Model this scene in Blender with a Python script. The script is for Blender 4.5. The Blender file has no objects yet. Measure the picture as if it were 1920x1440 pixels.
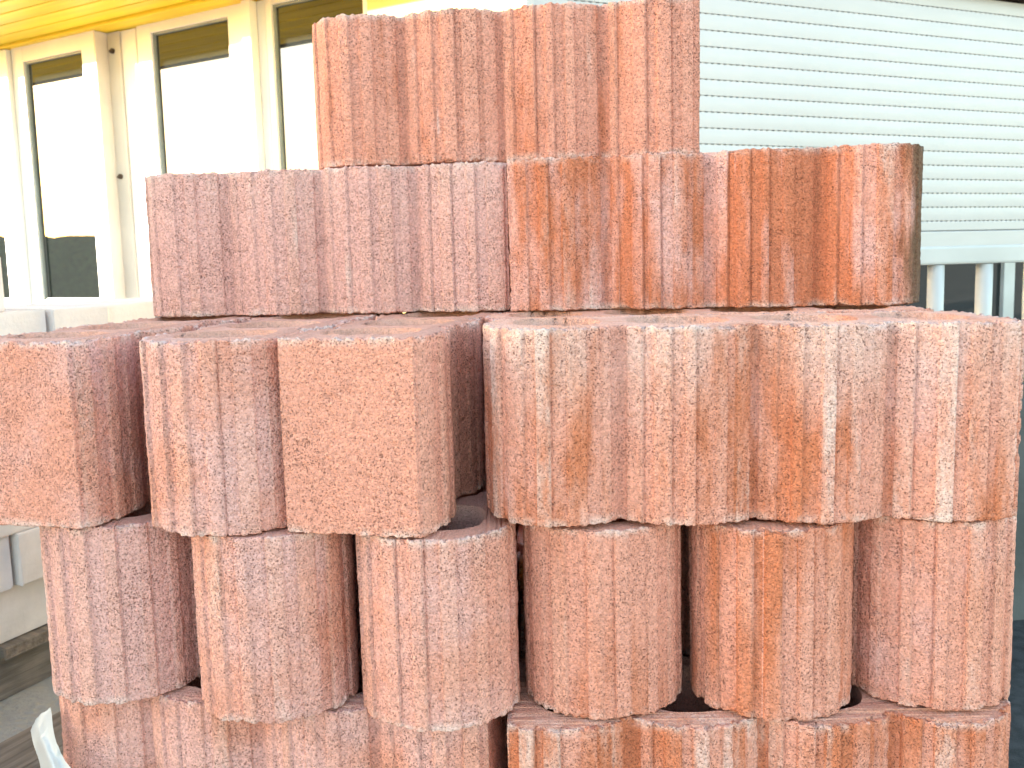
import bpy, bmesh, math, random
import numpy as np
from mathutils import Vector, Matrix
from mathutils.geometry import tessellate_polygon

R = math.radians
random.seed(7)
rng = np.random.default_rng(7)
scene = bpy.context.scene
col = scene.collection

# ------------------------------------------------------------------ camera
EYE = 0.9714
cam_d = bpy.data.cameras.new('camera')
cam = bpy.data.objects.new('camera', cam_d)
col.objects.link(cam)
scene.camera = cam
PITCH, ROLL = 0.1080, 0.0260
cam.matrix_world = (Matrix.Translation((0, 0, EYE))
                    @ Matrix.Rotation(math.pi / 2 - PITCH, 4, 'X')
                    @ Matrix.Rotation(-ROLL, 4, 'Z'))
cam_d.sensor_width = 36
cam_d.lens = 1650 / 1920 * 36
cam_d.shift_y = -60 / 1920
cam_d.clip_start = 0.02
cam_d.clip_end = 400
cam_d.dof.use_dof = True
cam_d.dof.focus_distance = 1.15
cam_d.dof.aperture_fstop = 10

# ------------------------------------------------------------------ sky, sun, exposure
SUN_DIR = Vector((-0.98, 0.10, 0)).normalized()      # towards the sun, on the ground plane
SUN_EL = R(6)
world = bpy.data.worlds.new('World')
scene.world = world
world.use_nodes = True
wn = world.node_tree.nodes
sky = wn.new('ShaderNodeTexSky')
sky.sky_type = 'NISHITA'
sky.sun_disc = False
sky.sun_elevation = SUN_EL
sky.sun_rotation = math.atan2(SUN_DIR.x, SUN_DIR.y)
sky.air_density = 1.0
sky.dust_density = 1.2
sky.ozone_density = 1.0
bg = wn['Background']
world.node_tree.links.new(sky.outputs[0], bg.inputs[0])
bg.inputs[1].default_value = 0.15
sun_d = bpy.data.lights.new('sun', 'SUN')
sun_d.energy = 4.6
sun_d.angle = R(0.5)
sun_d.color = (1.0, 0.90, 0.75)
sun = bpy.data.objects.new('sun', sun_d)
col.objects.link(sun)
sd = Vector((SUN_DIR.x * math.cos(SUN_EL), SUN_DIR.y * math.cos(SUN_EL), math.sin(SUN_EL)))
sun.rotation_euler = sd.to_track_quat('Z', 'Y').to_euler()
vs = scene.view_settings
vs.view_transform = 'Standard'
vs.look = 'None'
vs.gamma = 1
vs.use_curve_mapping = False
vs.exposure = 3.28
scene.cycles.max_bounces = 8

# ------------------------------------------------------------------ material helpers
class NT:
    def __init__(s, name):
        s.m = bpy.data.materials.new(name)
        s.m.use_nodes = True
        s.t = s.m.node_tree
        s.n = s.t.nodes
        s.b = s.n['Principled BSDF']

    def new(s, typ, **kw):
        nd = s.n.new(typ)
        for k, v in kw.items():
            if k in ('ins',):
                for kk, vv in v.items():
                    s.put(nd.inputs[kk], vv)
            else:
                setattr(nd, k, v)
        return nd

    def put(s, sock, v):
        if isinstance(v, bpy.types.NodeSocket):
            s.t.links.new(v, sock)
        else:
            sock.default_value = v

    def math(s, op, a, b=None, c=None, clamp=False):
        nd = s.n.new('ShaderNodeMath')
        nd.operation = op
        nd.use_clamp = clamp
        s.put(nd.inputs[0], a)
        if b is not None: s.put(nd.inputs[1], b)
        if c is not None: s.put(nd.inputs[2], c)
        return nd.outputs[0]

    def vmath(s, op, a, b=None):
        nd = s.n.new('ShaderNodeVectorMath')
        nd.operation = op
        s.put(nd.inputs[0], a)
        if b is not None: s.put(nd.inputs[1], b)
        return nd.outputs[0]

    def mix(s, f, a, b, blend='MIX'):
        nd = s.n.new('ShaderNodeMix')
        nd.data_type = 'RGBA'
        nd.blend_type = blend
        s.put(nd.inputs[0], f)
        s.put(nd.inputs[6], a)
        s.put(nd.inputs[7], b)
        return nd.outputs[2]

    def noise(s, vec, scale, detail=3, rough=0.55):
        nd = s.n.new('ShaderNodeTexNoise')
        s.put(nd.inputs['Vector'], vec)
        nd.inputs['Scale'].default_value = scale
        nd.inputs['Detail'].default_value = detail
        nd.inputs['Roughness'].default_value = rough
        return nd.outputs[0]

    def ramp(s, f, lo, hi):
        nd = s.n.new('ShaderNodeMapRange')
        nd.interpolation_type = 'SMOOTHSTEP'
        s.put(nd.inputs[0], f)
        s.put(nd.inputs[1], lo)
        s.put(nd.inputs[2], hi)
        return nd.outputs[0]

    def attr(s, name, kind='OBJECT'):
        nd = s.n.new('ShaderNodeAttribute')
        nd.attribute_type = kind
        nd.attribute_name = name
        return nd.outputs['Fac']

    def obj(s):
        return s.n.new('ShaderNodeTexCoord').outputs['Object']

    def bump(s, h, dist, strength=1.0, normal=None):
        nd = s.n.new('ShaderNodeBump')
        nd.inputs['Strength'].default_value = strength
        nd.inputs['Distance'].default_value = dist
        s.put(nd.inputs['Height'], h)
        if normal is not None: s.put(nd.inputs['Normal'], normal)
        return nd.outputs[0]


def simple(name, colr, rough=0.5, metal=0.0, var=0.06, scale=8.0, bump=0.0, stretch=(1, 1, 1), spec=0.5):
    k = NT(name)
    v = k.vmath('MULTIPLY', k.obj(), stretch)
    n1 = k.noise(v, scale, 4)
    c = (*colr, 1)
    dark = tuple(x * (1 - 3.0 * var) for x in colr) + (1,)
    lite = tuple(min(1, x * (1 + 2.0 * var)) for x in colr) + (1,)
    k.put(k.b.inputs['Base Color'], k.mix(k.ramp(n1, 0.3, 0.7), dark, lite))
    k.b.inputs['Roughness'].default_value = rough
    k.b.inputs['Metallic'].default_value = metal
    k.b.inputs['Specular IOR Level'].default_value = spec
    if bump:
        k.put(k.b.inputs['Normal'], k.bump(k.noise(v, scale * 12, 5), bump))
    return k.m


def block_material():
    k = NT('red_concrete')
    o = k.obj()
    seed = k.attr('seed')
    sep = k.new('ShaderNodeSeparateXYZ', ins={0: o})
    x, y, z = sep.outputs
    off = k.new('ShaderNodeCombineXYZ', ins={0: k.math('MULTIPLY', seed, 3.17), 1: k.math('MULTIPLY', seed, -1.93), 2: k.math('MULTIPLY', seed, 0.71)}).outputs[0]
    p = k.vmath('ADD', o, off)
    ps = k.vmath('MULTIPLY', p, (1, 1, 0.22))              # drawn out down the face: run-off streaks
    riba = k.attr('rib_a', 'GEOMETRY')
    ribb = k.attr('rib_b', 'GEOMETRY')
    ribh = k.attr('raised', 'GEOMETRY')
    side = k.attr('side', 'GEOMETRY')
    rv = k.new('ShaderNodeCombineXYZ', ins={0: k.math('MULTIPLY', riba, 2.6), 1: k.math('ADD', k.math('MULTIPLY', ribb, 2.6), k.math('MULTIPLY_ADD', z, 2.2, seed)), 2: seed}).outputs[0]
    rib_n = k.noise(rv, 1.0, 2)
    # clay body: orange to pink by batch
    pink = k.attr('pink'); orange = k.attr('orange'); white = k.attr('white'); moss = k.attr('moss')
    body = (0.71, 0.322, 0.236, 1)
    pinkc = (0.73, 0.405, 0.355, 1)
    deep = (0.57, 0.180, 0.085, 1)
    pale = (0.76, 0.60, 0.54, 1)
    n_big = k.noise(p, 7.0, 4)
    c = k.mix(k.ramp(k.math('ADD', n_big, k.math('MULTIPLY_ADD', pink, 0.7, -0.35)), 0.38, 0.66), body, pinkc)
    # raised ribs paler and warmer, grooves pinker
    c = k.mix(k.math('MULTIPLY', ribh, k.ramp(rib_n, 0.35, 0.7)), c, k.mix(0.55, c, (0.76, 0.39, 0.285, 1)))
    # orange stripes per rib and blotches
    stripe = k.attr('stripe')
    blob = k.noise(ps, 12.0, 4, 0.6)
    vo = k.math('ADD', k.math('MULTIPLY', rib_n, stripe), k.math('MULTIPLY', blob, k.math('SUBTRACT', 1.0, stripe)))
    f_or = k.ramp(vo, k.math('MULTIPLY_ADD', orange, -0.27, 0.63), k.math('MULTIPLY_ADD', orange, -0.27, 0.76))
    f_or = k.math('MULTIPLY', f_or, k.math('MINIMUM', k.math('MULTIPLY', orange, 1.6), 0.9))
    c = k.mix(f_or, c, deep)
    # lime bloom
    n_w = k.noise(ps, 14.0, 5, 0.65)
    f_w = k.ramp(k.math('ADD', n_w, k.math('MULTIPLY_ADD', ribh, 0.10, k.math('MULTIPLY', k.math('MULTIPLY_ADD', k.math('SUBTRACT', rib_n, .5), k.math('MULTIPLY', k.attr('stripe'), .5), .125), 1.0))), k.math('SUBTRACT', 0.83, k.math('MULTIPLY', white, 0.24)), k.math('SUBTRACT', 1.06, k.math('MULTIPLY', white, 0.24)))
    c = k.mix(k.math('MULTIPLY', f_w, 0.72), c, pale)
    f_t = k.math('MULTIPLY', k.math('MULTIPLY', k.ramp(z, -.02, .115), k.attr('toppale')), k.ramp(k.noise(ps, 10.0, 4, .65), .36, .62))
    c = k.mix(f_t, c, (0.75, 0.57, 0.51, 1))
    # pale crumbs along the upper and lower arrises
    edge = k.ramp(k.math('ABSOLUTE', z), 0.108, 0.126)
    f_e = k.math('MULTIPLY', k.math('MULTIPLY', edge, k.ramp(side, 0.5, 1.0)), k.ramp(k.noise(p, 28.0, 3), 0.42, 0.62))
    c = k.mix(k.math('MULTIPLY', f_e, 0.55), c, (0.78, 0.66, 0.60, 1))
    # a few white lime runs
    f_r = k.math('MULTIPLY', k.ramp(k.noise(k.vmath('MULTIPLY', p, (1, 1, 0.12)), 38.0, 2), 0.75, 0.785), k.ramp(k.noise(p, 9.0, 1), 0.5, 0.62))
    c = k.mix(k.math('MULTIPLY', f_r, 0.8), c, (0.78, 0.70, 0.66, 1))
    # olive growth and black moss towards one end
    f_m = k.ramp(k.math('ADD', k.noise(ps, 20.0, 5, 0.7), k.math('MULTIPLY', rib_n, 0.35)), k.math('SUBTRACT', 1.05, k.math('MULTIPLY', moss, 0.3)), k.math('SUBTRACT', 1.16, k.math('MULTIPLY', moss, 0.3)))
    c = k.mix(k.math('MULTIPLY', f_m, 0.75), c, (0.42, 0.34, 0.20, 1))
    mend = k.attr('mossend')
    f_b = k.math('MULTIPLY', k.ramp(k.math('ADD', k.math('MULTIPLY', x, k.math('MULTIPLY', mend, -1.0)), k.math('MULTIPLY', k.noise(ps, 24.0, 5, 0.7), 0.13)), 0.335, 0.385), k.math('ABSOLUTE', mend))
    c = k.mix(k.math('MULTIPLY', f_b, 0.85), c, (0.085, 0.075, 0.05, 1))
    # aggregate: light and dark grains, then open pores
    gv = k.new('ShaderNodeTexVoronoi', ins={'Vector': p, 'Scale': 350.0})
    gcol = k.new('ShaderNodeSeparateColor', ins={0: gv.outputs['Color']}).outputs[0]
    c = k.mix(0.55, c, k.mix(gcol, (0.64, 0.62, 0.62, 1), (1.26, 1.26, 1.26, 1)), 'MULTIPLY')
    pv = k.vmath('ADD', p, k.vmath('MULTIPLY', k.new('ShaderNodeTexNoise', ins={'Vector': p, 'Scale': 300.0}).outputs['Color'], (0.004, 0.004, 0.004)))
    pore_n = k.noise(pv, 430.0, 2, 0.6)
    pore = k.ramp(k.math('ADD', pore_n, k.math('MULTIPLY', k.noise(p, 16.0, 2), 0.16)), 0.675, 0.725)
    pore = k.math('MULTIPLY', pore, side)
    c = k.mix(k.math('MULTIPLY', pore, 0.74), c, (0.15, 0.055, 0.038, 1))  # shade inside the pits painted in as dark brown over the pores
    c = k.mix(k.math('MULTIPLY', k.math('SUBTRACT', 1.0, k.ramp(side, 0.58, 0.9)), 0.55), c, (0.75, 0.42, 0.31, 1))
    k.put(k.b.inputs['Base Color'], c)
    k.b.inputs['Roughness'].default_value = 0.95
    k.b.inputs['Specular IOR Level'].default_value = 0.12
    grain = k.math('SUBTRACT', k.math('MULTIPLY', gv.outputs['Distance'], -0.9), k.math('MULTIPLY', pore, 0.9))
    grain = k.math('ADD', grain, k.math('MULTIPLY', k.noise(p, 520.0, 3), 0.8))
    k.put(k.b.inputs['Normal'], k.bump(grain, 0.0019, 0.9))
    return k.m


def wood_material(name, a, b, axis=0):
    k = NT(name)
    st = [14, 14, 14]
    st[axis] = 0.9
    v = k.vmath('MULTIPLY', k.obj(), tuple(st))
    n1 = k.noise(v, 4.0, 6, 0.65)
    n2 = k.noise(k.obj(), 9.0, 3)
    c = k.mix(k.ramp(n1, 0.32, 0.68), (*a, 1), (*b, 1))
    c = k.mix(k.math('MULTIPLY', k.ramp(n2, 0.5, 0.75), 0.4), c, tuple(x * 0.55 for x in a) + (1,))
    k.put(k.b.inputs['Base Color'], c)
    k.b.inputs['Roughness'].default_value = 0.85
    k.put(k.b.inputs['Normal'], k.bump(n1, 0.004))
    return k.m


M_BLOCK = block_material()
M_WHITE = simple('white_frame_paint', (0.80, 0.79, 0.77), 0.35, var=0.02, scale=3)
M_CREAM = simple('cream_post_paint', (0.62, 0.57, 0.51), 0.5, var=0.03, scale=3)
M_GASKET = simple('grey_gasket', (0.27, 0.30, 0.285), 0.5, var=0.05)
M_YELLOW = simple('yellow_soffit_paint', (0.90, 0.63, 0.025), 0.45, var=0.05, scale=3, stretch=(0.4, 6, 6))
M_YWALL = simple('pale_yellow_render', (0.80, 0.66, 0.24), 0.8, var=0.04, scale=5, bump=0.001)
M_SHUT = simple('white_shutter_plastic', (0.575, 0.550, 0.532), 0.4, var=0.018, scale=2.2, stretch=(1, 1, 5))
M_SHUTGAP = simple('shutter_slot_dark', (0.05, 0.055, 0.065), 0.7)
M_RAIL = simple('grey_green_rail_paint', (0.57, 0.58, 0.55), 0.4, var=0.03, scale=5)
M_BROWN = simple('brown_lintel', (0.13, 0.085, 0.06), 0.6, var=0.1)
M_GREY = simple('grey_base_render', (0.10, 0.105, 0.10), 0.85, var=0.08, scale=6, bump=0.002)
M_PAVER = simple('pale_concrete', (0.74, 0.66, 0.62), 0.9, var=0.035, scale=9, bump=0.0015, spec=0.2)
M_WOOD = wood_material('weathered_wood', (0.13, 0.100, 0.078), (0.26, 0.205, 0.165), 1)
M_PALLET = wood_material('pallet_wood', (0.28, 0.23, 0.18), (0.42, 0.36, 0.29), 0)
M_BOLT = simple('rusty_bolt', (0.09, 0.06, 0.045), 0.6, 0.4, var=0.15, scale=60)
M_SHED = simple('dark_shed_boards', (0.11, 0.09, 0.075), 0.85, var=0.1, scale=6, stretch=(1, 1, 0.2))
M_HEDGE = simple('hedge_green', (0.05, 0.075, 0.025), 0.9, var=0.25, scale=14, bump=0.05)


def glass_material(name, ior):
    k = NT(name)
    k.b.inputs['Base Color'].default_value = (0.020, 0.024, 0.024, 1)
    k.b.inputs['Roughness'].default_value = 0.01
    k.b.inputs['IOR'].default_value = ior
    k.put(k.b.inputs['Normal'], k.bump(k.noise(k.obj(), 1.6, 1), 0.002, 0.15))
    return k.m


def film_material():
    k = NT('plastic_film')
    out = k.n['Material Output']
    n1 = k.noise(k.vmath('MULTIPLY', k.obj(), (1, 1, 1.0)), 26.0, 5, 0.6)
    bmp = k.bump(n1, 0.006, 0.8)
    k.b.inputs['Base Color'].default_value = (0.80, 0.83, 0.81, 1)
    k.b.inputs['Roughness'].default_value = 0.28
    k.put(k.b.inputs['Normal'], bmp)
    tl = k.new('ShaderNodeBsdfTranslucent', ins={'Color': (0.85, 0.88, 0.86, 1)})
    tr = k.n.new('ShaderNodeBsdfTransparent')
    m1 = k.new('ShaderNodeMixShader', ins={0: 0.35, 1: k.b.outputs[0], 2: tl.outputs[0]})
    m2 = k.new('ShaderNodeMixShader', ins={0: 0.16, 1: m1.outputs[0], 2: tr.outputs[0]})
    k.t.links.new(m2.outputs[0], out.inputs[0])
    return k.m


def ground_material():
    k = NT('yard_ground')
    o = k.obj()
    n1 = k.noise(o, 1.4, 5)
    n2 = k.noise(o, 45.0, 4)
    c = k.mix(k.ramp(n1, 0.35, 0.65), (0.27, 0.25, 0.225, 1), (0.38, 0.36, 0.335, 1))
    c = k.mix(k.math('MULTIPLY', k.ramp(n2, 0.4, 0.7), 0.5), c, (0.42, 0.40, 0.37, 1))
    k.put(k.b.inputs['Base Color'], c)
    k.b.inputs['Roughness'].default_value = 0.95
    k.put(k.b.inputs['Normal'], k.bump(n2, 0.01))
    return k.m


M_GLASS = glass_material('window_glass', 2.2)
M_GLASS2 = glass_material('shaded_window_glass', 1.42)
M_FILM = film_material()
M_GROUND = ground_material()

# ------------------------------------------------------------------ object helpers
def link(name, me, mat, parent=None, matrix=None):
    o = bpy.data.objects.new(name, me)
    col.objects.link(o)
    if mat is not None and not me.materials:
        me.materials.append(mat)
    if matrix is not None:
        o.matrix_world = matrix
    if parent is not None:
        o.parent = parent
    return o


def tag(o, label=None, cat=None, group=None, kind=None):
    if label: o['label'] = label
    if cat: o['category'] = cat
    if group: o['group'] = group
    if kind: o['kind'] = kind
    return o


def empty(name, matrix):
    o = bpy.data.objects.new(name, None)
    o.empty_display_size = 0.1
    col.objects.link(o)
    o.matrix_world = matrix
    return o


class MB:
    def __init__(s):
        s.bm = bmesh.new()

    def box(s, x0, x1, y0, y1, z0, z1, bev=0.0):
        vs_ = [s.bm.verts.new((x, y, z)) for z in (z0, z1) for y in (y0, y1) for x in (x0, x1)]
        fs = [s.bm.faces.new([vs_[i] for i in f]) for f in ((0, 2, 3, 1), (4, 5, 7, 6), (0, 1, 5, 4), (2, 6, 7, 3), (0, 4, 6, 2), (1, 3, 7, 5))]
        if bev:
            ed = list({e for f in fs for e in f.edges})
            bmesh.ops.bevel(s.bm, geom=ed, offset=bev, segments=2, profile=0.6, affect='EDGES')
        return s

    def tube(s, p0, p1, r, n=14):
        p0, p1 = Vector(p0), Vector(p1)
        q = (p1 - p0).to_track_quat('Z', 'Y')
        a = [s.bm.verts.new(p0 + q @ Vector((r * math.cos(2 * math.pi * i / n), r * math.sin(2 * math.pi * i / n), 0))) for i in range(n)]
        b = [s.bm.verts.new(p1 + q @ Vector((r * math.cos(2 * math.pi * i / n), r * math.sin(2 * math.pi * i / n), 0))) for i in range(n)]
        for i in range(n):
            f = s.bm.faces.new((a[i], a[(i + 1) % n], b[(i + 1) % n], b[i]))
            f.smooth = True
        s.bm.faces.new(list(reversed(a)))
        s.bm.faces.new(b)
        return s

    def mesh(s, name):
        me = bpy.data.meshes.new(name)
        bmesh.ops.recalc_face_normals(s.bm, faces=s.bm.faces)
        s.bm.to_mesh(me)
        s.bm.free()
        return me

    def build(s, name, mat, parent=None, matrix=None):
        return link(name, s.mesh(name), mat, parent, matrix)


def rough_box(name, lx, ly, lz, seg, amp, seed, bev=0.006):
    """A cast or sawn box with slightly uneven, worn edges (corner at the origin)."""
    m = MB()
    m.box(0, lx, 0, ly, 0, lz, bev)
    r_ = random.Random(seed)
    for v in m.bm.verts:
        v.co += Vector((r_.uniform(-amp, amp), r_.uniform(-amp, amp), r_.uniform(-amp, amp)))
    return m.mesh(name)


# ------------------------------------------------------------------ value noise in numpy
_perm = rng.random(4096)


def vnoise(p, freq, seed=0):
    q = p * freq + seed * 17.31
    i = np.floor(q).astype(np.int64)
    f = q - i
    f = f * f * (3 - 2 * f)
    out = 0
    for dx in (0, 1):
        wx = f[:, 0] if dx else 1 - f[:, 0]
        for dy in (0, 1):
            wy = f[:, 1] if dy else 1 - f[:, 1]
            for dz in (0, 1):
                wz = f[:, 2] if dz else 1 - f[:, 2]
                h = ((i[:, 0] + dx) * 73856093) ^ ((i[:, 1] + dy) * 19349663) ^ ((i[:, 2] + dz) * 83492791)
                h = (h ^ (h >> 13)) * 1274126177
                out = out + wx * wy * wz * _perm[(h ^ (h >> 16)) & 4095]
    return out * 2 - 1


# ------------------------------------------------------------------ the fluted planter block
BL, BH = 0.668, 0.250            # length and height
HW, SAG, CH, EA = 0.1065, 0.028, 0.0835, 0.091


def block_contour(step, seed):
    """Outline (flat end, four lobes a side, round end) with ribs; returns xy, rib index, raised flag."""
    r_ = random.Random(seed)
    xc1 = -BL / 2 + EA
    Rl = (CH * CH + SAG * SAG) / (2 * SAG)
    v = [xc1 + CH * (1 + 2 * i) for i in range(3)]

    def lobe(xa, xb, xc, n=120):
        xs = np.linspace(xa, xb, n)
        return np.c_[xs, HW - Rl + np.sqrt(Rl ** 2 - (xs - xc) ** 2)]
    last = lobe(BL / 2, v[2], v[2] + CH)
    dxe = BL / 2 - v[2] - CH
    sag_e = 0.0170
    Re = (dxe * dxe + sag_e * sag_e) / (2 * sag_e)
    far = last[:, 0] > v[2] + CH
    last[far, 1] = HW - Re + np.sqrt(Re ** 2 - (last[far, 0] - v[2] - CH) ** 2)
    segs = [last, lobe(v[2], v[1], v[1] + CH), lobe(v[1], v[0], v[0] + CH)]
    tt = np.linspace(math.pi / 2, 3 * math.pi / 2, 200)
    el = np.c_[xc1 + EA * np.cos(tt), HW * np.sin(tt)]
    up = lobe(v[0], xc1, xc1, 60)
    segs.append(np.r_[up[:-1], el, (up * [1, -1])[::-1][1:]])
    for s in (segs[2], segs[1], segs[0]):
        segs.append((s * [1, -1])[::-1])
    yf = segs[0][0, 1]
    segs.append(np.array([[BL / 2, -yf], [BL / 2, yf]]))
    P, RI, RH, GR = [], [], [], []
    rib0 = 0
    for k, s in enumerate(segs):
        d = np.r_[0, np.cumsum(np.hypot(*np.diff(s, axis=0).T))]
        n = max(2, round(d[-1] / step))
        t = np.linspace(0, d[-1], n, endpoint=False)
        if k == 7:
            ri = np.full(n, 90.0)
            rh = np.full(n, 0.75)
            gr = np.zeros(n)
        else:
            nr = max(1, round(d[-1] / 0.0395))
            w = d[-1] / nr
            ab = [((j + 0.25 + r_.uniform(-.13, .13)) * w, (j + 0.76 + r_.uniform(-.11, .11)) * w) for j in range(nr)]
            ex = np.array([v_ for a, b in ab for v_ in (a - .0009, a + .0009, b - .0006, b + .0006, b + .0018)])
            t = t[np.min(np.abs(t[:, None] - ex[None]), axis=1) > .0009]
            t = np.sort(np.r_[t, ex])
            n = len(t)
            ri = np.full(n, float(rib0))
            rh = np.zeros(n)
            gr = np.zeros(n)
            for j, (a, b) in enumerate(ab):
                hgt_ = r_.uniform(.62, 1.0)
                g = np.clip((t - a) / 0.0018 + .5, 0, 1) * np.clip((b - t) / 0.0012 + .5, 0, 1) * hgt_
                rh = np.maximum(rh, g)
                gr += r_.choice((.25, .6, 1.0)) * np.clip(1 - np.abs(t - b - .0012) / .0018, 0, 1)
                ri = np.where(t > a - 0.001, rib0 + 2 * j + 1, ri)
                ri = np.where(t > b, rib0 + 2 * j + 2, ri)
            rib0 += 2 * nr
        q = np.c_[np.interp(t, d, s[:, 0]), np.interp(t, d, s[:, 1])]
        GR.append(gr)
        P.append(q); RI.append(ri); RH.append(rh)
    P, RI, RH, GR = np.vstack(P), np.concatenate(RI), np.concatenate(RH), np.concatenate(GR)
    tg = np.roll(P, -1, 0) - np.roll(P, 1, 0)
    for _ in range(2):
        tg = (np.roll(tg, 1, 0) + 2 * tg + np.roll(tg, -1, 0)) / 4
    tg /= np.linalg.norm(tg, axis=1)[:, None]
    N = np.c_[tg[:, 1], -tg[:, 0]]
    if np.mean((N * P).sum(1)) < 0: N = -N
    P = P - N * ((1 - RH) * (0.0032 + 0.0007 * (seed % 3)) + GR * 0.0024)[:, None]
    return P, N, RI, RH


def block_mesh(name, seed, step=0.0024):
    P, N, RI, RH = block_contour(step, seed)
    n = len(P)
    half = BH / 2
    zz = np.r_[-half, -half + 0.0008, -half + 0.002, np.linspace(-half + 0.0042, half - 0.0042, int(BH / step)), half - 0.002, half - 0.0008, half]
    m = len(zz)
    e = np.minimum(zz + half, half - zz)                       # distance from the nearer rim
    rnd = 0.0024
    inset = np.where(e < rnd, rnd - np.sqrt(np.maximum(0, rnd ** 2 - (rnd - e) ** 2)), 0)
    XY = P[None] - N[None] * inset[:, None, None]
    V = np.concatenate([XY, np.broadcast_to(zz[:, None, None], (m, n, 1))], 2).reshape(-1, 3).copy()
    NN = np.broadcast_to(np.c_[N, np.zeros(n)][None], (m, n, 3)).reshape(-1, 3)
    ee = np.repeat(e, n)
    zs = np.sign(np.repeat(zz, n))
    g = 0.55 * vnoise(V, 1 / .0062, seed) + 0.45 * vnoise(V, 1 / .0038, seed + 3)
    pit = np.clip((vnoise(V, 1 / .0070, seed + 5) - .42) / .3, 0, 1)
    disp = 0.0011 * g - 0.0017 * pit + 0.0009 * vnoise(V, 1 / .045, seed + 7)
    # chipped, crumbling rims
    chip = np.clip((vnoise(V * [1, 1, .25], 1 / .024, seed + 9) - .30) / .5, 0, 1)
    fall = np.exp(-ee / 0.0045)
    disp -= (0.0045 * chip) * fall
    V = V + NN * disp[:, None]
    crumb = np.clip(.35 + .65 * vnoise(V * [1, 1, .05], 1 / .0046, seed + 11), 0, 1) * 0.0066 + 0.0040 * chip
    V[:, 2] -= zs * crumb * np.exp(-ee / 0.004) * np.where(zs > 0, 1.0, 0.55)
    idx = np.arange(m * n).reshape(m, n)
    a = idx[:-1]; b = idx[1:]
    quads = np.stack([a, np.roll(a, -1, 1), np.roll(b, -1, 1), b], 2).reshape(-1, 4)
    verts = [V]; faces = [quads]
    nv = m * n
    rib = [np.tile(RI, m)]; rh = [np.tile(RH, m)]; side = [np.ones(m * n)]
    # rim land: one ring 5 mm in on each cap, then a tessellated cap with four cavities
    xc1 = -BL / 2 + EA
    vv = [xc1 + CH * (1 + 2 * i) for i in range(3)]
    spans = [(-BL / 2 + .040, vv[0] - .017), (vv[0] + .017, vv[1] - .017), (vv[1] + .017, vv[2] - .017), (vv[2] + .017, BL / 2 - .037)]
    tris = []
    cap_loops = {}
    for s in (1, -1):
        ring = np.c_[P - N * 0.0068, np.full(n, s * half)]
        ring[:, 2] -= s * (0.0008 + (0.0042 if s > 0 else 0.0015) * np.clip(.35 + .65 * vnoise(ring * [1, 1, .05], 1 / .0050, seed + 13), 0, 1))
        r0 = nv
        verts.append(ring); nv += n
        rib.append(RI); rh.append(np.full(n, .5)); side.append(np.full(n, .55))
        o_ = idx[-1] if s > 0 else idx[0]
        i_ = np.arange(r0, r0 + n)
        q = np.stack([o_, np.roll(o_, -1), np.roll(i_, -1), i_], 1)
        faces.append(q if s > 0 else q[:, ::-1])
        holes = []
        nh = 64
        for (xa, xb) in spans:
            t = np.linspace(0, 2 * math.pi, nh, endpoint=False)
            cx, ax = (xa + xb) / 2, (xb - xa) / 2
            ct, st = np.cos(t), np.sin(t)
            ex = 2 / 2.5
            H = np.c_[cx + ax * np.sign(ct) * np.abs(ct) ** ex, 0.066 * np.sign(st) * np.abs(st) ** ex, np.full(nh, s * (half - 0.0012))]
            H += 0.0012 * vnoise(H, 1 / .008, seed + 15)[:, None]
            holes.append((nv, H))
            verts.append(H); nv += nh
            rib.append(np.full(nh, 60.)); rh.append(np.full(nh, .4)); side.append(np.full(nh, .55))
        cap_loops[s] = holes
        loops = [[Vector(p_) for p_ in ring[:, :2]]] + [[Vector(p_) for p_ in H[:, :2]] for _, H in holes]
        base = np.concatenate([i_] + [np.arange(h0, h0 + nh) for h0, _ in holes])
        for tr in tessellate_polygon([[Vector((p_.x, p_.y, 0)) for p_ in l] for l in loops]):
            p0, p1, p2 = (np.concatenate([ring] + [H for _, H in holes])[k][:2] for k in tr)
            ar = (p1[0] - p0[0]) * (p2[1] - p0[1]) - (p1[1] - p0[1]) * (p2[0] - p0[0])
            t3 = [base[k] for k in tr]
            if (ar < 0) == (s > 0): t3 = t3[::-1]
            tris.append(t3)
    # cavity walls
    for (ht, H), (hb, _) in zip(cap_loops[1], cap_loops[-1]):
        nh = len(H)
        rows = [np.arange(ht, ht + nh)]
        for zf in np.linspace(1, -1, 10)[1:-1]:
            Q = H.copy(); Q[:, 2] = zf * half
            c_ = Q[:, :2].mean(0)
            Q[:, :2] = c_ + (Q[:, :2] - c_) * (1 + .012 * vnoise(Q, 1 / .01, seed + 19))[:, None]
            verts.append(Q)
            rows.append(np.arange(nv, nv + nh)); nv += nh
            rib.append(np.full(nh, 60.)); rh.append(np.full(nh, .4)); side.append(np.full(nh, .7))
        rows.append(np.arange(hb, hb + nh))
        for r1, r2 in zip(rows[:-1], rows[1:]):
            faces.append(np.stack([r1, np.roll(r1, -1), np.roll(r2, -1), r2], 1))
    V = np.vstack(verts)
    quads = np.vstack(faces)
    tris = np.array(tris)
    me = bpy.data.meshes.new(name)
    nq, nt = len(quads), len(tris)
    me.vertices.add(len(V)); me.vertices.foreach_set('co', V.astype(np.float32).ravel())
    me.loops.add(nq * 4 + nt * 3)
    me.loops.foreach_set('vertex_index', np.r_[quads.ravel(), tris.ravel()].astype(np.int32))
    me.polygons.add(nq + nt)
    me.polygons.foreach_set('loop_start', np.r_[np.arange(nq) * 4, nq * 4 + np.arange(nt) * 3].astype(np.int32))
    me.polygons.foreach_set('use_smooth', np.r_[np.ones(nq, bool), np.zeros(nt, bool)])
    me.update(calc_edges=True)
    me.validate()
    rb = np.concatenate(rib).astype(int)
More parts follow.
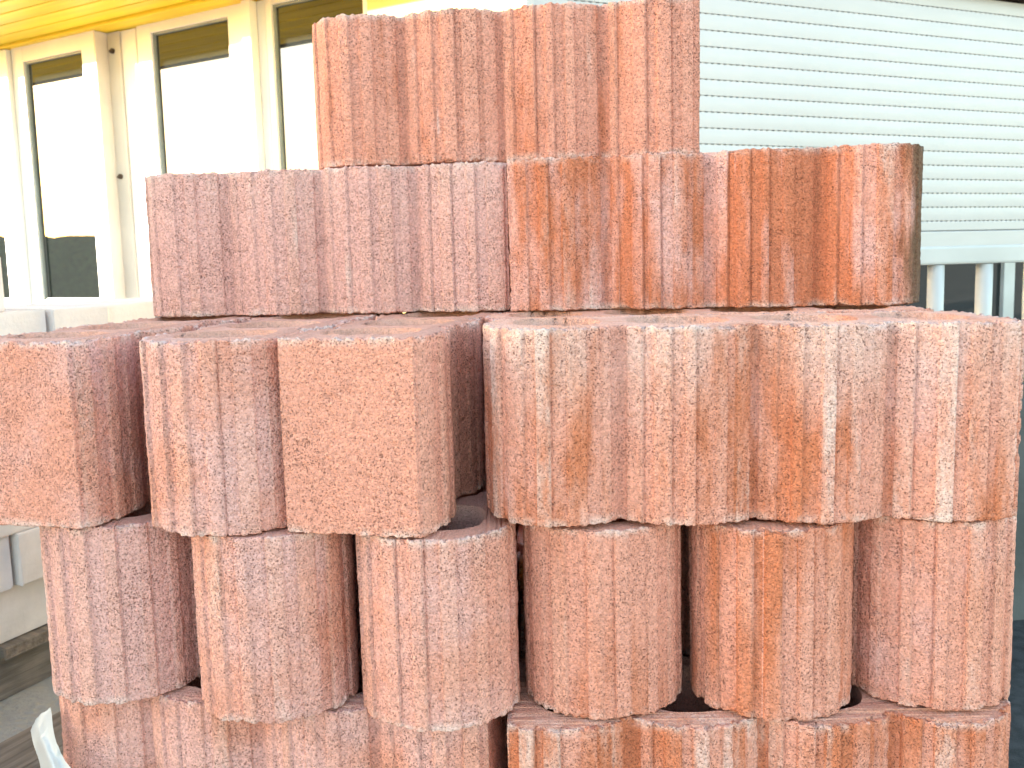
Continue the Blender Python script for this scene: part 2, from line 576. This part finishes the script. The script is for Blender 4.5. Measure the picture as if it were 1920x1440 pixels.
    for nm, arr in (('rib_a', [_perm[(rb * 37 + 11 + seed) & 4095]]), ('rib_b', [_perm[(rb * 91 + 503) & 4095]]), ('raised', rh), ('side', side)):
        at = me.attributes.new(nm, 'FLOAT', 'POINT')
        at.data.foreach_set('value', np.concatenate(arr).astype(np.float32))
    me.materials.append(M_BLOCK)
    return me


BLOCKS = [block_mesh('planter_block', s) for s in (1, 2, 3, 4, 5)]
G_BLOCK = 'red fluted concrete planter blocks stacked in the pile'


def block(x, y, row, yaw, variant, label, pink=.4, orange=.3, white=.3, moss=0., mossend=0., stripe=.5, toppale=0., flip=False, tilt=0., dz=0.):
    o = bpy.data.objects.new('planter_block', BLOCKS[variant])
    col.objects.link(o)
    z = T - BH * (3 - row) - BH / 2 if row <= 3 else T + BH * (row - 4) + BH / 2
    o.location = (x, y, z + dz)
    o.rotation_euler = (math.pi if flip else 0, R(tilt), R(yaw))
    tag(o, label, 'concrete block', G_BLOCK)
    global _seed
    _seed += 1
    o['seed'] = float(_seed) * 1.618
    o['pink'] = float(pink); o['orange'] = float(orange); o['white'] = float(white); o['moss'] = float(moss); o['mossend'] = float(mossend); o['stripe'] = float(stripe); o['toppale'] = float(toppale)
    return o


_seed = 0
T = 0.88            # top of the third course (row 3)
PAL = T - 3 * BH    # pallet top

# ------------------------------------------------------------------ ground
g = MB()
g.bm.faces.new([g.bm.verts.new(c) for c in ((-60, -60, 0), (60, -60, 0), (60, 60, 0), (-60, 60, 0))])
tag(g.build('ground', M_GROUND), 'bare earth and concrete yard', kind='structure')

g = MB()
g.bm.faces.new([g.bm.verts.new(c) for c in ((.76, .9, .004), (6, .9, .004), (6, 6, .004), (.76, 6, .004))])  # dark sheet just above the ground, beside the pile
tag(g.build('path', simple('dark_strip', (0.045, 0.047, 0.046), 0.9, var=.15, scale=30, bump=.003)), 'dark flat strip of ground beside the pile', kind='structure')

# ------------------------------------------------------------------ the house
P0 = Vector((-1.3905, 3.6, 0))
dl = Vector((0.874, -0.486, 0)).normalized()
nl = Vector((dl.y, -dl.x, 0))                       # outwards, towards the yard
HM = Matrix(((dl.x, -nl.x, 0, P0.x), (dl.y, -nl.y, 0, P0.y), (0, 0, 1, 0), (0, 0, 0, 1)))   # local x along the wall, local -y outwards
house = empty('house', HM)
tag(house, 'white and yellow house with a row of tall sunlit windows under a yellow soffit', 'house')


def hp(m, name, mat, parent=None):
    """part of the house in wall coordinates (x along the wall, y into the wall, z up)"""
    o = m.build(name, mat)
    o.parent = parent if parent is not None else house
    return o


# wall body: plinth, lintel, piers, solid end by the corner
w = MB()
w.box(-6, 1.055, 0.115, 0.30, 0, 0.735)
w.box(-6, 1.055, 0.115, 0.30, 1.99, 2.9)
hp(w, 'plinth_wall', M_WHITE)
w = MB(); w.box(1.057, 1.667, 0.012, 0.30, 0, 2.9)
hp(w, 'corner_wall', M_YWALL)
w = MB(); w.box(-6, 1.667, 0.9, 0.95, 0, 2.9)
hp(w, 'room_wall', M_GREY)
# one casement: an outer sash with reveal, gasket and a pane
def casement(s0, s1, g0, g1, z0, z1, gz0, gz1, y=0.0):
    f = MB()
    t = 0.05
    f.box(s0, g0, y, y + t, z0, z1, .003); f.box(g1, s1, y, y + t, z0, z1, .003)
    f.box(g0 - .001, g1 + .001, y + .001, y + t - .001, gz1, z1 - .001, .002); f.box(g0 - .001, g1 + .001, y + .001, y + t - .001, z0 + .001, gz0, .002)
    w_ = hp(f, 'window', M_WHITE)
    b = MB()
    q = .009
    b.box(g0 + .0005, g0 + q, y + .010, y + .036, gz0, gz1); b.box(g1 - q, g1 - .0005, y + .010, y + .036, gz0, gz1)
    b.box(g0 + q, g1 - q, y + .010, y + .036, gz1 - q, gz1 - .0005); b.box(g0 + q, g1 - q, y + .010, y + .036, gz0 + .0005, gz0 + q)
    gk = hp(b, 'gasket', M_GASKET, w_)
    p_ = MB(); p_.box(g0 + .002, g1 - .002, y + .020, y + .028, gz0 + .002, gz1 - .002)
    hp(p_, 'pane', M_GLASS, w_)
    return w_


casement(-1.60, -1.00, -1.52, -1.088, .745, 1.95, .83, 1.88)
casement(-.925, -.352, -.843, -.440, .745, 1.95, .83, 1.882)
casement(-.166, .452, -.082, .352, .740, 1.985, .825, 1.912, y=.06)
casement(.542, 1.054, .572, .998, .740, 1.985, .825, 1.922, y=.064)
casement(-2.60, -1.72, -2.5, -1.82, .745, 1.95, .83, 1.88)
m = MB(); m.box(-.998, -.928, -.022, .05, .745, 1.945, .006); hp(m, 'mullion', M_WHITE)
m = MB(); m.box(-1.718, -1.603, -.022, .05, .745, 1.945, .006); hp(m, 'mullion', M_WHITE)
m = MB(); m.box(.454, .498, .030, .11, .745, 1.945, .004); hp(m, 'mullion', M_WHITE)
m = MB(); m.box(.499, .540, .066, .11, .745, 1.945, .003); hp(m, 'jamb_strip', M_WHITE)
m = MB(); m.box(-.266, -.176, .063, .11, .745, 1.945, .003); hp(m, 'jamb_strip', M_WHITE)
# the left windows stand forward of the others: the return cheek between them carries two bolts
m = MB(); m.box(-.3515, -.343, -.004, .11, .745, 1.945, .002); m.box(-.343, -.268, .055, .11, .745, 1.945, .002)
post = hp(m, 'return_cheek', M_CREAM)
for (s, z) in ((-.310, 1.868), (-.316, 1.352)):
    b = MB(); b.tube((s, .056, z), (s, .046, z), .011, 10); b.tube((s + .001, .046, z), (s + .001, .036, z - .004), .005, 8)
    hp(b, 'bolt', M_BOLT, post)
m = MB(); m.box(-2.7, 1.05, -.05, .05, .715, .738, .004); hp(m, 'window_sill', M_WHITE)
# soffit: boards running along the wall, a moulding against the wall, a fascia outside
sof = MB(); sof.box(-6, 1.70, -.505, .11, 1.982, 2.02)
sofp = hp(sof, 'soffit', M_YELLOW)
edges = [-.028, -.120, -.215, -.310, -.405, -.50]
for a, b in zip(edges[:-1], edges[1:]):
    q = MB(); q.box(-6, 1.70, b + .003, a - .003, 1.962, 1.981, .004)
    hp(q, 'soffit_board', M_YELLOW, sofp)
q = MB(); q.box(-6, 1.66, -.026, .105, 1.948, 1.981, .006)
hp(q, 'moulding', M_YELLOW, sofp)
q = MB(); q.box(-6, 1.72, -.53, -.508, 1.955, 2.10, .003); hp(q, 'fascia', M_BROWN)
q = MB(); q.box(-6, 1.9, -.58, 1.2, 2.104, 2.20); hp(q, 'roof_edge', M_BROWN)

# right-hand facade, set at an angle: shutter over a dark window
C0 = HM @ Vector((1.667, 0.0, 0))
dr = Vector((0.92, 0.39, 0)).normalized()
nr = Vector((dr.y, -dr.x, 0))
RM = Matrix(((dr.x, -nr.x, 0, C0.x), (dr.y, -nr.y, 0, C0.y), (0, 0, 1, 0), (0, 0, 0, 1)))
wing = empty('house_wing', RM)
tag(wing, 'house wing with a lowered white roller shutter over a dark window', 'house')


def wp(m, name, mat, parent=None):
    o = m.build(name, mat)
    o.parent = parent if parent is not None else wing
    return o


q = MB(); q.box(0.004, 4.5, .10, .35, 0, .40); q.box(3.2, 4.5, .10, .35, .40, 2.9); q.box(0.004, 3.2, .10, .35, 2.06, 2.9)
wp(q, 'wall', M_GREY)
q = MB(); q.box(0.004, 4.5, -.05, .10, 1.945, 2.058, .004); wp(q, 'lintel', M_BROWN)
sh = MB(); sh.box(.034, 3.168, .052, .056, 1.0, 1.93)
shutter = wp(sh, 'roller_shutter', M_SHUT)
for gx in (.004, 3.17):
    sh = MB(); sh.box(gx, gx + .028, -.002, .095, .40, 1.93, .003); wp(sh, 'guide_rail', M_SHUT, shutter)
q = MB(); q.box(.034, 3.168, .045, .050, 1.0, 1.93); wp(q, 'shutter_lining', M_SHUTGAP, shutter)
PITCH_S = .0541
sl = MB()
x0, x1 = .036, 3.166
hgt = PITCH_S - .0040
prof = []
for i in range(7):
    t = i / 6
    prof.append((0.022 - .0014 * math.sin(math.pi * t), hgt * t))
for sgn in (0,):
    va = [sl.bm.verts.new((x0, y, z)) for y, z in prof] + [sl.bm.verts.new((x0, .040, hgt)), sl.bm.verts.new((x0, .040, 0))]
    vb = [sl.bm.verts.new((x1, v.co.y, v.co.z)) for v in va]
    nn = len(va)
    for i in range(nn):
        f = sl.bm.faces.new((va[i], va[(i + 1) % nn], vb[(i + 1) % nn], vb[i]))
    sl.bm.faces.new(va); sl.bm.faces.new(list(reversed(vb)))
tx = x0 + .004
while tx < x1 - .02:                                   # bridging tabs between the light slots
    sl.box(tx, tx + .013, .026, .038, -.0041, .0004)
    tx += .026
slat_me = sl.mesh('slat')
slat_me.materials.append(M_SHUT)
ztop = 1.775 + 3 * PITCH_S - .004
for i in range(17):
    z = ztop - PITCH_S * (i + 1) + .0016
    if z < 1.05: break
    o = bpy.data.objects.new('slat', slat_me); col.objects.link(o)
    o.location = (0, 0, z); o.parent = shutter
zb = z + PITCH_S
q = MB(); q.box(x0, x1, .020, .040, zb - .040, zb - .004, .003); q.box(x0, x1, .018, .042, zb - .125, zb - .0425, .004)
wp(q, 'bottom_bar', M_SHUT, shutter)
# dark window under the shutter
q = MB()
q.box(.034, 3.166, .05, .095, .402, .455); 
for sx in (.034, 1.06, 2.20, 3.10):
    q.box(sx, sx + .065, .052, .094, .456, 1.05, .003)
win = wp(q, 'window', M_RAIL)
q = MB(); q.box(.036, 3.164, .07, .078, .42, 1.95); wp(q, 'pane', M_GLASS2, win)

# balcony railing before the wing
rr = Vector((1.03, 2.2, 0))
RD = Vector((0.985, 0.12, 0)).normalized()
RAILM = Matrix(((RD.x, -RD.y, 0, rr.x), (RD.y, RD.x, 0, rr.y), (0, 0, 1, 0), (0, 0, 0, 1)))
rail = empty('railing', RAILM)
tag(rail, 'grey green painted metal railing with round balusters before the roller shutter', 'railing')
q = MB(); q.box(-.75, 2.4, -.022, .022, .924, .969, .006)
o = q.build('top_rail', M_RAIL); o.parent = rail
q = MB(); q.box(-.75, 2.4, -.05, .05, 0, .62, .006)
o = q.build('base_wall', M_GREY); o.parent = rail
q = MB(); q.tube((0, 0, .621), (0, 0, .923), .0195, 18)
bal = q.mesh('baluster'); bal.materials.append(M_RAIL)
for i in range(-5, 17):
    o = bpy.data.objects.new('baluster', bal); col.objects.link(o)
    o.location = (.034 + i * .1305, 0, 0); o.parent = rail
for sx in (-.72, 2.37):
    q = MB(); q.box(sx - .02, sx + .02, -.019, .019, .621, .923, .003)
    o = q.build('post', M_RAIL); o.parent = rail

# ------------------------------------------------------------------ unseen board screen added to shade the stacks; hedge reflected in the panes
screen = empty('sun_blocker_screen', Matrix.Translation((-2.25, 0, 0)))
tag(screen, 'unseen board screen added to keep the low sun off the block stacks', 'screen')
sbm = rough_box('board', .022, .136, 1.74, 1, .002, 11, .003); sbm.materials.append(M_PALLET)
sbs = rough_box('board', .022, .136, 1.36, 1, .002, 12, .003); sbs.materials.append(M_PALLET)
for k in range(13):
    o = bpy.data.objects.new('board', sbm if 3 <= k < 7 else sbs); col.objects.link(o)
    o.parent = screen; o.location = (0, 1.08 + k * .138, .02)
for zz_ in (.35, 1.05):
    q = MB(); q.box(-.05, -.002, 1.07, 2.88, zz_, zz_ + .09, .004)
    o = q.build('rail', M_WOOD); o.parent = screen
for yy in (1.2, 2.0, 2.75):
    q = MB(); q.box(-.14, -.052, yy, yy + .09, 0, 1.2, .004)
    o = q.build('post', M_WOOD); o.parent = screen
h = bmesh.new()
bmesh.ops.create_grid(h, x_segments=120, y_segments=26, size=1)
for v in h.verts:
    u, t = v.co.x, v.co.y
    a = (t + 1) / 2 * math.pi
    v.co = Vector((-.55 * math.cos(a), u * 9, 1.45 * math.sin(a) ** .35 + .0))
    v.co += Vector((random.uniform(-.05, .05), random.uniform(-.05, .05), random.uniform(-.04, .07)))
me = bpy.data.meshes.new('garden_hedge'); h.to_mesh(me); h.free()
o = link('garden_hedge', me, M_HEDGE, matrix=Matrix.Translation((-13.5, 3.0, 0)))
tag(o, 'clipped green hedge beyond the far side of the yard', 'hedge')

# ------------------------------------------------------------------ pale concrete blocks on their pallet, left
sd_ = Vector((0.41, 0.91, 0)).normalized()             # along the visible side, away from the camera
so_ = Vector((sd_.y, -sd_.x, 0))                       # outwards, to the right
SO = Vector((-1.154, 1.876, 0))
SM = Matrix(((sd_.x, -so_.x, 0, SO.x), (sd_.y, -so_.y, 0, SO.y), (0, 0, 1, 0), (0, 0, 0, 1)))
pal = empty('pallet', SM)
tag(pal, 'weathered wooden pallet under the pale concrete blocks', 'pallet')
for k, yy in enumerate((.03, .45)):
    bm_ = rough_box('bearer', 2.0, .10, .105, 1, .002, 40 + k)
    o = bpy.data.objects.new('bearer', bm_); col.objects.link(o); bm_.materials.append(wood_material('bearer_wood', (0.13, .105, .085), (.26, .215, .18), 0))
    o.parent = pal; o.location = (-.9, yy, 0)
for k in range(9):
    bm_ = rough_box('deck_board', .13, .66, .026, 1, .0015, 60 + k, .003)
    o = bpy.data.objects.new('deck_board', bm_); col.objects.link(o); bm_.materials.append(M_WOOD)
    o.parent = pal; o.location = (-.86 + k * .215 + random.uniform(-.01, .01), -.012 + random.uniform(-.01, .01), .108)
PW, PD, PH = .158, .32, .1225
pv = [rough_box('concrete_block', PW, PD, PH, 1, .0012, 80 + k) for k in range(4)]
for p_ in pv: p_.materials.append(M_PAVER)
G_PAVE = 'pale concrete blocks stacked on the pallet'
ordn = ['lowest', 'second', 'third', 'fourth', 'fifth', 'top']
for c in range(6):
    sh_ = (0, .05, -.03, .06, .0, .03)[c]
    for k in range(-2, 6):
        o = bpy.data.objects.new('concrete_block', pv[(c + k) % 4]); col.objects.link(o)
        o.parent = pal
        yj = random.uniform(-.026, .020)
        if c == 0: yj += .02
        o.location = (k * (PW + .0075) + sh_ + random.uniform(-.002, .002), yj, .136 + c * (PH + .0012))
        o.rotation_euler = (0, 0, R(random.uniform(-.7, .7)))
        o.parent = None
        o.matrix_world = SM @ Matrix.LocRotScale(o.location, o.rotation_euler, None)
        nth = ['first', 'second', 'third', 'fourth', 'fifth', 'sixth', 'seventh', 'eighth'][k + 2]
        tag(o, f'pale grey concrete block, {ordn[c]} course, {nth} from the near end of its stack', 'concrete block', G_PAVE)
o = bpy.data.objects.new('concrete_block', pv[1]); col.objects.link(o)
o.matrix_world = SM @ Matrix.LocRotScale(Vector((-.058, .02, .136 + 6 * (PH + .0012))), None, None)
tag(o, 'single pale concrete block lying on top of the stack at the left edge', 'concrete block', G_PAVE)
for k, (x, y, yaw, ln) in enumerate(((-1.30, 1.15, -26, 1.5), (-1.16, 1.08, -23, 1.6), (-1.00, 1.10, -25, 1.2))):
    bm_ = rough_box('plank', .13, ln, .03, 1, .002, 100 + k, .004); bm_.materials.append(M_WOOD)
    o = link('plank', bm_, None, matrix=Matrix.LocRotScale(Vector((x, y, .002 + .0)), Matrix.Rotation(R(yaw), 3, 'Z').to_quaternion(), None))
    tag(o, ['grey weathered plank lying on the ground below the pale blocks', 'weathered plank on the ground between two other planks', 'weathered plank on the ground closest to the red pile'][k], 'plank', 'planks lying on the ground')

# ------------------------------------------------------------------ pallet under the red pile
PM = Matrix.Translation((-.01, 1.40, 0)) @ Matrix.Rotation(R(-1.2), 4, 'Z')
pp = empty('pallet', PM)
tag(pp, 'wooden pallet carrying the pile of red blocks', 'pallet')
for xx in (-.62, -.05, .52):
    me_ = rough_box('bearer', .10, 1.08, .105, 1, .001, 3); me_.materials.append(M_WOOD)
    o = bpy.data.objects.new('bearer', me_); col.objects.link(o); o.parent = pp; o.location = (xx, -.40, 0)
for k in range(8):
    me_ = rough_box('deck_board', 1.36, .115, .0235, 1, .0006, 30 + k, .003); me_.materials.append(M_PALLET)
    o = bpy.data.objects.new('deck_board', me_); col.objects.link(o); o.parent = pp; o.location = (-.68, -.40 + k * .145, .106)

# ------------------------------------------------------------------ the pile
# bottom course (row 0 of block()): stretchers
block(-.354, 1.231, 1, -11.0, 0, 'bottom course long block at the left, lower edge in the plastic film', .6, .25, .25)
block(.316, 1.146, 1, 179.0, 1, 'bottom course long block at the right with pale vertical streaks', .15, .75, .55)
for k, (yy) in enumerate((1.37, 1.61, 1.86)):
    w_ = ('second', 'third', 'rearmost')[k]
    block(-.335, yy + .095 - .02 * k, 1, -11.0 + 3 * k, (2, 3, 4)[k], f'bottom course long block on the left, {w_} row from the front', .4, .2, .2)
    block(.335, yy, 1, 179.0, (3, 2, 0)[k], f'bottom course long block on the right, {w_} row from the front', .4, .2, .2)
for k in (0, 1):
    block(-.335 + .67 * k, 1.945, 2, -.5, 1 + k, ('long block closing the back of the second course, left half', 'long block closing the back of the second course, right half')[k], .4, .3, .2)
# second course: six headers, round ends to the camera
HD = [(-.564, 1.225, 1, .85, .05, .30, 'pinkish upright ribbed end, outermost left in the row of six rounded ends'),
      (-.331, 1.162, 2, .60, .25, .25, 'rounded ribbed end, second from the left in the row of six, orange blush above'),
      (-.106, 1.135, 0, .45, .20, .15, 'rounded ribbed end under the tilted flat-ended block, pale chipped rim showing'),
      (.114, 1.152, -1, .15, .40, .05, 'plain salmon rounded end below the left part of the wide stained block'),
      (.337, 1.136, 0, .10, .60, .10, 'orange rounded end between two black triangular gaps, below the wide stained block'),
      (.553, 1.150, -1, .35, .35, .35, 'rounded ribbed end, outermost right in the row of six, pale lime streaks')]
for k, (x, y, yaw, pk, orr, wh, lb) in enumerate(HD):
    th = R(yaw)
    d_ = BL / 2 - EA
    block(x + d_ * math.sin(-th), y + d_ * math.cos(th), 2, 90 + yaw, (k * 2 + 1) % 5, lb, pk, orr, wh, flip=k % 2 == 1)
# third course
def header_flat(cx, cy, yaw, variant, *a, **k):      # flat end centred at (cx, cy), body running away from the camera
    th = R(yaw)
    return block(cx - BL / 2 * math.sin(th), cy + BL / 2 * math.cos(th), 3, -90 + yaw, variant, *a, **k)
header_flat(-.653, 1.140, -13.5, 3, 'flat smooth end of the block at the left edge, third course', .45, .05, .25)
x, y, yaw = -.382, 1.162, -8
d_ = BL / 2 - EA
block(x - d_ * math.sin(R(yaw)), y + d_ * math.cos(R(yaw)), 3, 90 + yaw, 4, 'rounded ribbed end between the two flat ends, third course', .55, .15, .35)
header_flat(-.203, 1.064, -12, 0, 'tilted block showing its flat smooth end, third course, jutting forward', .25, .15, .15)
block(.294, 1.162, 3, -0.8, 2, 'wide block at the right of the third course with orange and white stains', .35, .62, .55, moss=.55, stripe=.2, toppale=.5, tilt=.5, dz=.003)
block(.290, 1.388, 3, -1.0, 1, 'long block directly behind the wide stained one, only its top rim seen', .35, .4, .4)
block(.285, 1.612, 3, -1.0, 4, 'long block at the back of the third course right, only its top rim seen', .35, .4, .4)
# fourth and fifth courses
block(-.322, 1.612, 4, -6.5, 3, 'pink long block at the left of the fourth course', .95, .2, .35, stripe=.3, toppale=.25)
block(.342, 1.505, 4, 171.5, 0, 'orange streaked long block, right of the fourth course, black moss on its end', .6, .78, .35, mossend=1.0, stripe=.3)
block(-.006, 1.590, 5, -6.0, 1, 'single long block crowning the pile', .25, .45, .15, stripe=.25)

# ------------------------------------------------------------------ torn plastic film round the bottom of the pile
FILM_PTS = [(-.712, 1.80), (-.712, 1.50), (-.708, 1.36), (-.692, 1.245), (-.645, 1.150), (-.50, 1.105), (-.25, 1.055), (-.03, 1.010), (.25, .995), (.55, 1.005), (.655, 1.05), (.692, 1.15), (.70, 1.40), (.70, 1.80), (.35, 1.84), (-.35, 1.84)]


def film_path(n):
    p = np.array(FILM_PTS + FILM_PTS[:1])
    d = np.r_[0, np.cumsum(np.hypot(*np.diff(p, axis=0).T))]
    t = np.linspace(0, d[-1], n, endpoint=False)
    q = np.c_[np.interp(t, d, p[:, 0]), np.interp(t, d, p[:, 1])]
    for _ in range(40):
        q = (np.roll(q, 1, 0) + 2 * q + np.roll(q, -1, 0)) / 4
    return q


fn, fr = 1100, 34
path = film_path(fn)
fv = []
for i, (x, y) in enumerate(path):
    ang = 2 * math.pi * i / fn
    tx, ty = path[(i + 1) % fn] - path[i - 1]
    l_ = math.hypot(tx, ty)
    nx, ny = ty / l_, -tx / l_
    top = .19 + .012 * math.sin(ang * 9) + .008 * math.sin(ang * 23 + 1)
    bulge = .008
    for j in range(fr):
        t = j / (fr - 1)
        z = .02 + (top - .02) * t
        o_ = .006 + .010 * math.sin(ang * 31 + 4 * t) * math.sin(t * 3) + bulge * math.sin(t * 2.4) + .006 * math.sin(ang * 67 + 9 * t) * t
        fv.append((x + nx * o_, y + ny * o_, z + .003 * math.sin(ang * 140) * t))
ff = [(i * fr + j, ((i + 1) % fn) * fr + j, ((i + 1) % fn) * fr + j + 1, i * fr + j + 1) for i in range(fn) for j in range(fr - 1)]
# the loose flap standing up at the front left corner
FLAP = np.array([
    [(-0.720, 1.225, 0.299), (-0.706, 1.215, 0.320), (-0.686, 1.200, 0.341), (-0.665, 1.185, 0.354)],
    [(-0.703, 1.200, 0.290), (-0.672, 1.165, 0.317), (-0.662, 1.165, 0.320), (-0.650, 1.160, 0.324)],
    [(-0.688, 1.185, 0.276), (-0.648, 1.140, 0.306), (-0.640, 1.145, 0.299), (-0.628, 1.140, 0.302)],
    [(-0.678, 1.170, 0.245), (-0.624, 1.115, 0.279), (-0.606, 1.120, 0.275), (-0.585, 1.115, 0.278)],
    [(-0.674, 1.160, 0.184), (-0.607, 1.100, 0.224), (-0.575, 1.100, 0.223), (-0.548, 1.095, 0.225)]])
nu, nvv = 40, 64
rowi = np.linspace(0, 4, nvv); coli = np.linspace(0, 3, nu)
gr_ = np.zeros((nvv, nu, 3))
for c3 in range(3):
    tmp = np.array([np.interp(coli, range(4), FLAP[r, :, c3]) for r in range(5)])
    gr_[:, :, c3] = np.array([np.interp(rowi, range(5), tmp[:, c]) for c in range(nu)]).T
for _ in range(14):
    gr_[1:-1] = (gr_[:-2] + 2 * gr_[1:-1] + gr_[2:]) / 4
    gr_[:, 1:-1] = (gr_[:, :-2] + 2 * gr_[:, 1:-1] + gr_[:, 2:]) / 4
fl = gr_.reshape(-1, 3)
wr = .0062 * vnoise(fl * [1.6, 1.6, .7], 1 / .022, 3) + .0034 * vnoise(fl, 1 / .010, 4)
fl = fl + np.c_[wr * .6, -wr * .8, .0015 * vnoise(fl, 1 / .006, 6)]
b0 = len(fv)
fv += [tuple(p_) for p_ in fl]
ff += [(b0 + r * nu + c, b0 + r * nu + c + 1, b0 + (r + 1) * nu + c + 1, b0 + (r + 1) * nu + c) for r in range(nvv - 1) for c in range(nu - 1)]
me = bpy.data.meshes.new('plastic_film'); me.from_pydata(fv, [], ff); me.update()
for p_ in me.polygons: p_.use_smooth = True
o = link('plastic_film', me, M_FILM)
tag(o, 'crumpled translucent white plastic film wrapped round the foot of the red pile', 'plastic film')
